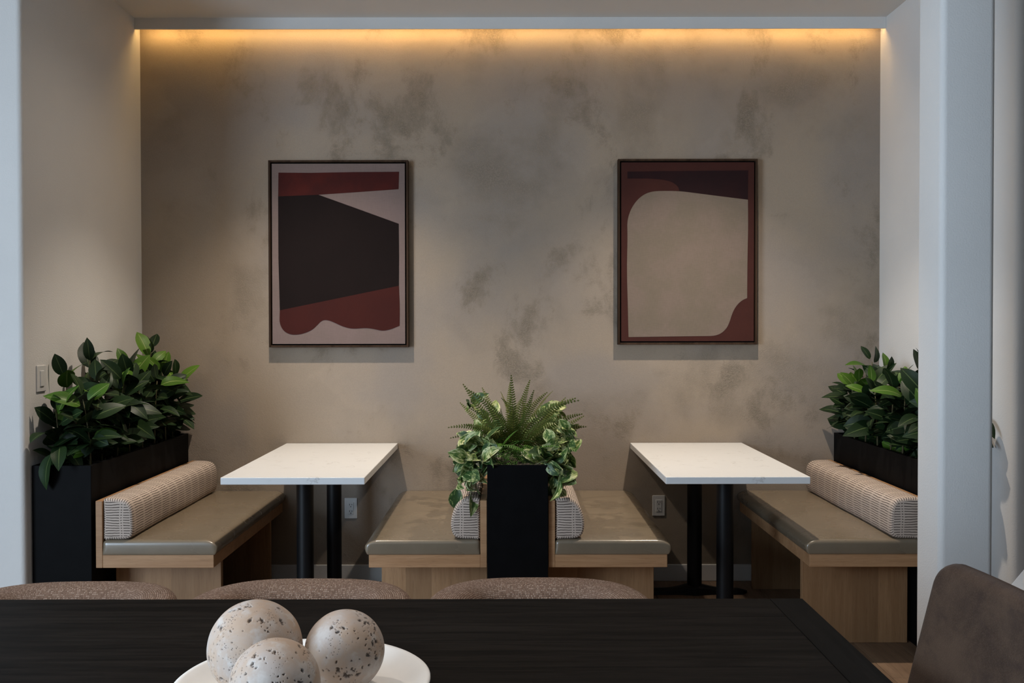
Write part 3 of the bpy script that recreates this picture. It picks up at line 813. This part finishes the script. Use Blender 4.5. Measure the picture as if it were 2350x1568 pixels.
# ------------------------------------------------------------ framed artworks on the plaster wall
def artwork(x0, x1, z0, z1, crop, bg, shapes, label):
    t = thing('framed_artwork', label, 'picture', ((x0+x1)/2, YB, (z0+z1)/2), 'framed abstract prints')
    hw, hh = (x1-x0)/2, (z1-z0)/2
    D = 0.046; fw = 0.011
    for nm, (a, b_, c_, d) in (('frame_rail', (-hw, -hw+fw, -hh, hh)), ('frame_rail', (hw-fw, hw, -hh, hh)), ('frame_rail', (-hw+fw, hw-fw, hh-fw, hh)), ('frame_rail', (-hw+fw, hw-fw, -hh, -hh+fw))):
        put(nm, box(a, b_, -D, -0.002, c_, d, 0.0012, 1), M['frame'], t)
    put('backing', box(-hw+fw, hw-fw, -0.018, -0.003, -hh+fw, hh-fw), M['void'], t)
    g = fw+0.007
    put('canvas', box(-hw+g, hw-g, -0.041, -0.016, -hh+g, hh-g, 0.001, 1), bg, t)
    cx0, cy0, cx1, cy1 = crop
    W_, H_ = 2*(hw-g), 2*(hh-g)
    def soften(pts):     # cut the corners of the gentle bends, keep the sharp ones
        for _ in range(3):
            out = []
            n = len(pts)
            for i in range(n):
                p0, p1, p2 = Vector(pts[i-1]), Vector(pts[i]), Vector(pts[(i+1) % n])
                if (p1-p0).angle(p2-p1) < R(38):
                    l = min((p1-p0).length, (p2-p1).length)*0.25
                    out += [tuple(p1+(p0-p1).normalized()*l), tuple(p1+(p2-p1).normalized()*l)]
                else: out.append(tuple(p1))
            pts = out
        return pts
    for k, (mat, pts) in enumerate(shapes):
        if len(pts) > 9: pts = soften(pts)
        bm = bmesh.new()
        vv = [bm.verts.new((-hw+g+(px-cx0)/(cx1-cx0)*W_, -0.0412-0.0004*(k+1), hh-g-(py-cy0)/(cy1-cy0)*H_)) for px, py in pts]
        f = bm.faces.new(vv)
        r_ = bmesh.ops.extrude_face_region(bm, geom=[f])
        for v in r_['geom']:
            if isinstance(v, bmesh.types.BMVert): v.co.y += 0.0004*(k+1)
        bmesh.ops.recalc_face_normals(bm, faces=bm.faces)
        bmesh.ops.triangulate(bm, faces=bm.faces[:])
        put('painted_shape', bm_mesh(bm), mat, t)
    return t
red = canvas_mat('oxblood_paint', (0.062, 0.0105, 0.008), (0.040, 0.0085, 0.0075), 0.08)
red2 = canvas_mat('oxblood_paint_low', (0.046, 0.0100, 0.008), (0.040, 0.0092, 0.0078), 0.08)
ink = canvas_mat('charcoal_paint', (0.0085, 0.0045, 0.0042), None, 0.05)
blush = canvas_mat('blush_linen', (0.180, 0.132, 0.122), (0.168, 0.126, 0.113))
sand = canvas_mat('sand_paint', (0.158, 0.125, 0.094), (0.178, 0.134, 0.107))
brick = canvas_mat('russet_paint', (0.052, 0.0165, 0.0125), (0.046, 0.0150, 0.0115), 0.06)
plum = canvas_mat('plum_paint', (0.021, 0.0070, 0.0072), (0.016, 0.0065, 0.0072), 0.05)
artwork(-1.3105, -0.5510, 1.2895, 2.3055, (125, 98, 1060, 1352), blush, [
    (red, [(173, 160), (400, 162), (700, 157), (1020, 155), (1016, 276), (700, 298), (453, 314), (170, 325)]),
    (ink, [(170, 325), (453, 314), (700, 402), (1016, 516), (1018, 750), (1016, 947), (178, 1117), (170, 760)]),
    (red2, [(178, 1117), (1016, 947), (1022, 1100), (1020, 1225), (960, 1250), (900, 1262), (850, 1250), (790, 1240), (700, 1246), (660, 1242), (610, 1226), (550, 1197), (515, 1186), (490, 1184), (465, 1195), (440, 1222), (410, 1250), (370, 1270), (325, 1284), (280, 1288), (240, 1282), (205, 1260), (184, 1228), (175, 1190)])],
    'framed abstract print with charcoal block and oxblood bands, above the left table')
artwork(0.5885, 1.3470, 1.3015, 2.3100, (135, 98, 1062, 1350), brick, [
    (plum, [(178, 162), (600, 158), (1020, 155), (1018, 358), (780, 328), (538, 298), (536, 278), (520, 256), (490, 236), (440, 221), (370, 213), (300, 210), (178, 211)]),
    (sand, [(538, 298), (780, 330), (1018, 360), (1020, 540), (1015, 800), (1014, 1048), (985, 1060), (955, 1083), (925, 1122), (905, 1170), (892, 1215), (872, 1258), (840, 1290), (805, 1307), (770, 1313), (500, 1316), (186, 1320), (180, 1050), (174, 850), (179, 640), (177, 520), (185, 475), (203, 425), (232, 378), (268, 340), (310, 314), (355, 301), (400, 298)])],
    'framed abstract print with large sand shape on russet, above the right table')

# ------------------------------------------------------------ outlets, switch, cove light, downlights
def outlet(x, z, label):
    t = thing('wall_outlet', label, 'outlet', (x, YB, z), 'wall outlets under the booth tables')
    put('cover_plate', box(-0.035, 0.035, -0.006, 0.0, -0.057, 0.057, 0.003, 2), M['plastic'], t)
    rc = put('receptacle', box(-0.0165, 0.0165, -0.0085, -0.004, -0.033, 0.033, 0.0015, 1), M['plastic'], t)
    for zz in (-0.018, 0.018):
        for xx, hh in ((-0.0065, 0.0045), (0.0065, 0.0035)):
            put('slot', box(xx-0.0012, xx+0.0012, -0.0095, -0.007, zz-hh+0.003, zz+hh+0.003), M['slot'], rc)
        bm = bmesh.new(); bmesh.ops.create_cone(bm, cap_ends=True, segments=12, radius1=0.0026, radius2=0.0026, depth=0.002, matrix=Matrix.Translation((0, -0.0087, zz-0.008)) @ Matrix.Rotation(PI/2, 4, 'X'))
        put('slot', bm_mesh(bm), M['slot'], rc)
    return t
outlet(-0.8750, 0.403, 'white duplex outlet on the wall behind the left white table')
outlet(0.8170, 0.415, 'white duplex outlet on the wall behind the right white table')
t = thing('light_switch', 'white rocker switch on the left wall above the trough planter', 'switch', (XL, 4.165, 1.180))
put('cover_plate', box(0.0, 0.006, -0.040, 0.040, -0.057, 0.057, 0.003, 2), M['plastic'], t)
put('rocker', box(0.003, 0.010, -0.0165, 0.0165, -0.034, 0.034, 0.002, 2), M['plastic'], t)
t = thing('cove_light_strip', 'warm glowing strip light hidden behind the valance along the wall top', 'lamp', (0, 5.2585, 3.020))
put('channel', box(-1.99, 2.0, -0.0085, 0.006, 0.004, 0.010), M['steel'], t)
put('diffuser', box(-1.985, 1.995, -0.005, 0.005, -0.004, 0.004), M['led'], t)
for i, (x, y) in enumerate(DOWN_ALCOVE+DOWN_ADDED):  # the last three fixtures are added, unseen, for front-room light
    lb = ['recessed ceiling downlight above the left booth table', 'recessed ceiling downlight above the right booth table', 'added unseen ceiling downlight above the left end of the dark table',
          'added unseen ceiling downlight above the middle of the dark table', 'added unseen ceiling downlight nearest the right front wall'][i]
    t = thing('downlight', lb, 'lamp', (x, y, HC), 'recessed downlights')
    put('trim_ring', lathe([(0.062, 0.0), (0.062, -0.003), (0.058, -0.005), (0.05, -0.004), (0.046, 0.0)], 32), M['plastic'], t)
    put('lens', lathe([(0.0, -0.001), (0.046, -0.001)], 32), M['lens'], t)

# ------------------------------------------------------------ long dark dining table
t = thing('dining_table', 'long black wooden dining table in the foreground', 'table', (-0.52, 1.72, 0))
ox, oy = 0.52, -1.72
TX0, TX1, TY0, TY1 = -1.745, 0.684, 1.175, 2.2595
edges = [2.2595, 2.118, 1.960, 1.803, 1.645, 1.488, 1.330, 1.175]
for a in range(len(edges)-1):
    put('board', box(TX0+0.0762+ox, 0.6065+ox, edges[a+1]+0.0003+oy, edges[a]-0.0003+oy, 0.722, 0.762, 0.0007, 1), M['ebony'], t)
M['ebony_y'] = wood('ebonised_end_board', (0.0055, 0.0052, 0.005), (0.0105, 0.0098, 0.0092), 'Y', 0.55, 0.2, 0, 5.0, 2.6)
put('end_board', box(0.6078+ox, TX1+ox, TY0+oy, TY1+oy, 0.722, 0.762, 0.001, 1), M['ebony_y'], t)
put('end_board', box(TX0+ox, TX0+0.075+ox, TY0+oy, TY1+oy, 0.722, 0.762, 0.001, 1), M['ebony_y'], t)
for yy in (TY0+0.06, TY1-0.17):
    put('apron', box(TX0+0.12+ox, TX1-0.12+ox, yy+oy, yy+0.025+oy, 0.665, 0.722), M['ebony'], t)
for xx in (TX0+0.10, TX1-0.18):
    for yy in (TY0+0.05, TY1-0.20):
        put('leg', box(xx+ox, xx+0.08+ox, yy+oy, yy+0.08+oy, 0, 0.722, 0.003, 1), M['ebony'], t)

# ------------------------------------------------------------ barrel chairs behind the table
def sweep_shell(hw, ycen, depth, arm_y, thick, z0, z1, n=2.5, flare=0.03):
    """U-shaped upholstered shell; local: back towards +Y"""
    plan = []
    for i in range(9): plan.append(Vector((hw, arm_y+(ycen-arm_y)*i/9)))
    for i in range(49):
        a = PI*i/48
        c_, s_ = math.cos(a), math.sin(a)
        plan.append(Vector((math.copysign(abs(c_)**(2/n), c_)*hw, ycen+depth*abs(s_)**(2/n))))
    for i in range(8, -1, -1): plan.append(Vector((-hw, arm_y+(ycen-arm_y)*i/9)))
    q = [plan[0]]
    for p in plan[1:]:
        if (p-q[-1]).length > 0.004: q.append(p)
    plan = q
    r = 0.056
    sec = []   # (offset inwards, z)
    for i in range(5): sec.append((0.0, z0+(z1-0.032-z0)*i/4))
    ro = 0.032
    for i in range(1, 8): a = PI/2*i/8; sec.append((ro*(1-math.cos(a)), z1-ro+ro*math.sin(a)))
    sec.append((ro, z1)); sec.append((thick-r, z1))
    for i in range(1, 8): a = PI/2*i/8; sec.append((thick-r+r*math.sin(a), z1-r+r*math.cos(a)))
    for i in range(5): sec.append((thick, z1-r+(z0-(z1-r))*i/4))
    per = [0]
    for i in range(1, len(sec)): per.append(per[-1]+math.hypot(sec[i][0]-sec[i-1][0], sec[i][1]-sec[i-1][1]))
    vs, uv, fs = [], [], []
    arc = 0
    m = len(sec)
    for i, p in enumerate(plan):
        if i: arc += (p-plan[i-1]).length
        tg = (plan[min(i+1, len(plan)-1)]-plan[max(i-1, 0)]).normalized()
        nrm = Vector((-tg.y, tg.x))      # inwards
        fe = min(1.0, min(i, len(plan)-1-i)/3.0)
        for k, (o_, z) in enumerate(sec):
            fl_ = flare*(1-(z-z0)/(z1-z0))
            zz = z-(1-math.sqrt(max(0, fe*(2-fe))))*0.03*((z-z0)/(z1-z0))
            pp = p+nrm*(o_+fl_)
            vs.append((pp.x, pp.y, zz)); uv.append((arc, per[k]))
    for i in range(len(plan)-1):
        for k in range(m-1):
            fs.append((i*m+k, (i+1)*m+k, (i+1)*m+k+1, i*m+k+1))
        fs.append((i*m+m-1, (i+1)*m+m-1, (i+1)*m, i*m))
    fs.append(tuple(range(m))); fs.append(tuple((len(plan)-1)*m+k for k in range(m-1, -1, -1)))
    return mesh(vs, fs, True, uv), plan, sec
shell_me, shell_plan, shell_sec = sweep_shell(0.303, 0.10, 0.362, -0.06, 0.125, 0.30, 0.696, 3.0, 0.02)
shell_me.materials.append(M['woven'])
seat_me = rounded_box(0.185, 0.200, 0.055, 0.035, (14, 14, 8), 0.012, 0.004)
ul = seat_me.uv_layers.new(name='UVMap')
for lp in seat_me.loops:
    co = seat_me.vertices[lp.vertex_index].co; ul.data[lp.index].uv = (co.x+co.z, co.y+co.z)
seat_me.materials.append(M['woven'])
bm = bmesh.new(); cyl_bm(bm, 0, 0, 0.0, 0.34, 0.012, 0.018, 16); leg_me = sharp_smooth(bm_mesh(bm)); leg_me.materials.append(M['ebony'])
def barrel_chair(x, y, rz, label):
    t = thing('barrel_chair', label, 'chair', (x, y, 0), 'woven barrel chairs behind the dark table')
    t.rotation_euler = (0, 0, rz)
    put('back_shell', shell_me, None, t)
    put('seat', seat_me, None, t, (0, 0.09, 0.40))
    for sx in (-0.19, 0.19):
        for sy in (-0.04, 0.27): put('leg', leg_me, None, t, (sx, sy, 0))
    return t
YC = 2.275
barrel_chair(-1.150, YC-0.035, R(2), 'brown flecked woven barrel chair at left edge, in front of the left planter')
barrel_chair(-0.546, YC-0.008, 0, 'brown flecked woven barrel chair in front of the left white table')
barrel_chair(0.0755, YC, 0, 'brown flecked woven barrel chair in front of the central fern planter')

# ------------------------------------------------------------ smooth brown chair at the table's right end
def padded_panel(across, up, normal, origin, w, h, T, curve, crown, lean_curve=0.0, nu=40, nv=40, rc=0.10):
    """pillow-edged panel with rounded top corners; returns a closed mesh"""
    vs, fs, ids = [], [], {}
    def outline(u, v):
        # square -> rounded rectangle (top corners); u in -1..1, v in 0..1
        x = u*w/2; z = v*h
        if z > h-rc and abs(x) > w/2-rc:
            dx, dz = (abs(x)-(w/2-rc))/rc, (z-(h-rc))/rc
            L2 = max(dx, dz)
            ln = math.hypot(dx, dz)
            if ln > 1e-6:
                k = L2/ln
                x = math.copysign(w/2-rc+dx*k*rc, x); z = h-rc+dz*k*rc
        z += crown*(1-(2*x/w)**2)*v
        return x, z
    for side in (1, -1):
        for i in range(nu+1):
            for j in range(nv+1):
                u = -1+2*i/nu; u = math.copysign(1-(1-abs(u))**1.7, u); v = 1-(1-j/nv)**1.5
                e = min(1-abs(u), (1-v)*h/(w/2))
                rad = 0.11
                f = 1.0 if e > rad else math.sqrt(max(0, 1-(1-e/rad)**2))
                rim = i in (0, nu) or j == nv
                if side == -1 and rim: ids[(side, i, j)] = ids[(1, i, j)]; continue
                x, z = outline(u, v)
                off = curve*(1-(2*x/w)**2)
                p = origin+across*x+up*z-normal*off+normal*(side*f*T/2)
                ids[(side, i, j)] = len(vs); vs.append(p)
    for side in (1, -1):
        for i in range(nu):
            for j in range(nv):
                f = (ids[(side, i, j)], ids[(side, i+1, j)], ids[(side, i+1, j+1)], ids[(side, i, j+1)])
                fs.append(f if side > 0 else f[::-1])
    me = mesh(vs, fs, True)
    bm = bmesh.new(); bm.from_mesh(me); bmesh.ops.recalc_face_normals(bm, faces=bm.faces); bm.to_mesh(me); bm.free()
    return me
t = thing('dining_chair', 'smooth brown upholstered chair at the right end of the dark table', 'chair', (0.652, 1.66, 0))
lean = math.radians(14)
put('backrest', padded_panel(Vector((0, -1, 0)), Vector((math.sin(lean), 0, math.cos(lean))), Vector((-math.cos(lean), 0, math.sin(lean))), Vector((0.085, 0, 0.40)), 0.52, 0.554, 0.062, 0.022, 0.006, rc=0.055), M['velvet'], t)
put('seat', rounded_box(0.235, 0.24, 0.05, 0.035, (16, 16, 8), 0.012, 0.004), M['velvet'], t, (-0.13, 0, 0.415))
for sx in (-0.30, 0.05):
    for sy in (-0.19, 0.19):
        put('leg', leg_me.copy(), None, t, (sx, sy, 0.02)).scale = (1, 1, 1.06)

# white table set at an angle behind it, only one edge of its top shows
t = thing('side_table', 'white tabletop set at an angle, barely showing behind the brown chair', 'table', (1.7486, 2.5766, 0))
t.rotation_euler = (0, 0, math.atan2(0.8036, 0.5952))
put('tabletop', box(-0.49, 0.49, -0.305, 0.305, 0.725, 0.75, 0.003, 2), M['white_shell'], t)
for sx in (-0.44, 0.44):
    for sy in (-0.26, 0.25): put('leg', leg_me.copy(), None, t, (sx, sy, 0.0)).scale = (1, 1, 0.725/0.34)

# ------------------------------------------------------------ platter and stone spheres on the dark table
tag(put('platter', lathe([(0.0, 0.004), (0.085, 0.004), (0.10, 0.0), (0.112, 0.002), (0.150, 0.012), (0.188, 0.020), (0.211, 0.029), (0.2155, 0.033), (0.2155, 0.037), (0.212, 0.0395), (0.205, 0.038),
    (0.195, 0.031), (0.182, 0.022), (0.165, 0.0165), (0.12, 0.0145), (0.05, 0.014), (0.0, 0.014)], 96), M['ceramic'], None, (-0.352, 1.640, 0.762)),
    'round cream ceramic platter on the black table, holding three stone spheres', 'platter')
def stone_sphere(c, r, seed, label):
    rr = random.Random(seed)
    bm = bmesh.new(); bmesh.ops.create_icosphere(bm, subdivisions=7, radius=r)
    pits = []
    bands = [Vector((rr.gauss(0, 1), rr.gauss(0, 1), rr.gauss(0, 1))).normalized() for _ in range(3)]
    while len(pits) < 420:
        d = Vector((rr.gauss(0, 1), rr.gauss(0, 1), rr.gauss(0, 1))).normalized()
        n_ = noise.noise(d*2.2+Vector((seed*3.1, 0, 0)))
        if n_ < rr.uniform(-0.1, 0.45): continue
        pits.append((d, (rr.random()**5*0.0026+0.0006)/r, rr.uniform(0.4, 1), Vector((rr.gauss(0, 1), rr.gauss(0, 1), rr.gauss(0, 1)))))
    from mathutils import kdtree
    kd = kdtree.KDTree(len(bm.verts)); bm.verts.ensure_lookup_table()
    base = [v.co.normalized() for v in bm.verts]
    for i, b_ in enumerate(base): kd.insert(b_, i)
    kd.balance()
    val = [0.0]*len(base)
    for d, a, dp, ax in pits:
        tdir = (ax-d*ax.dot(d)).normalized()
        for co, i, dist in kd.find_range(d, a*2.6):
            dd = co-d; u = dd.dot(tdir); w = (dd-tdir*u).length
            e = math.hypot(u/1.6, w)/a*(1+0.7*noise.noise(co*70+ax))
            if e < 1: val[i] = max(val[i], min(1, (1-e)*3.5))
    for v, b_, q in zip(bm.verts, base, val):
        v.co = b_*(r*(1+0.006*noise.noise(b_*3+Vector((seed, 0, 0))))-0.0026*q)
    me = bm_mesh(bm, True)
    at = me.attributes.new('pit', 'FLOAT', 'POINT'); at.data.foreach_set('value', [min(1.0, q*1.6) for q in val])
    tag(put('stone_sphere', me, M['trav'], None, c), label, 'sphere', 'pitted stone spheres on the platter')
stone_sphere((-0.4328, 1.637, 0.8550), 0.0790, 4, 'largest pitted travertine sphere, back left on the cream platter')
stone_sphere((-0.2840, 1.655, 0.8440), 0.0680, 9, 'pitted travertine sphere at the right of the cream platter')
stone_sphere((-0.3640, 1.492, 0.8455), 0.0695, 15, 'pale travertine sphere at the front of the cream platter')
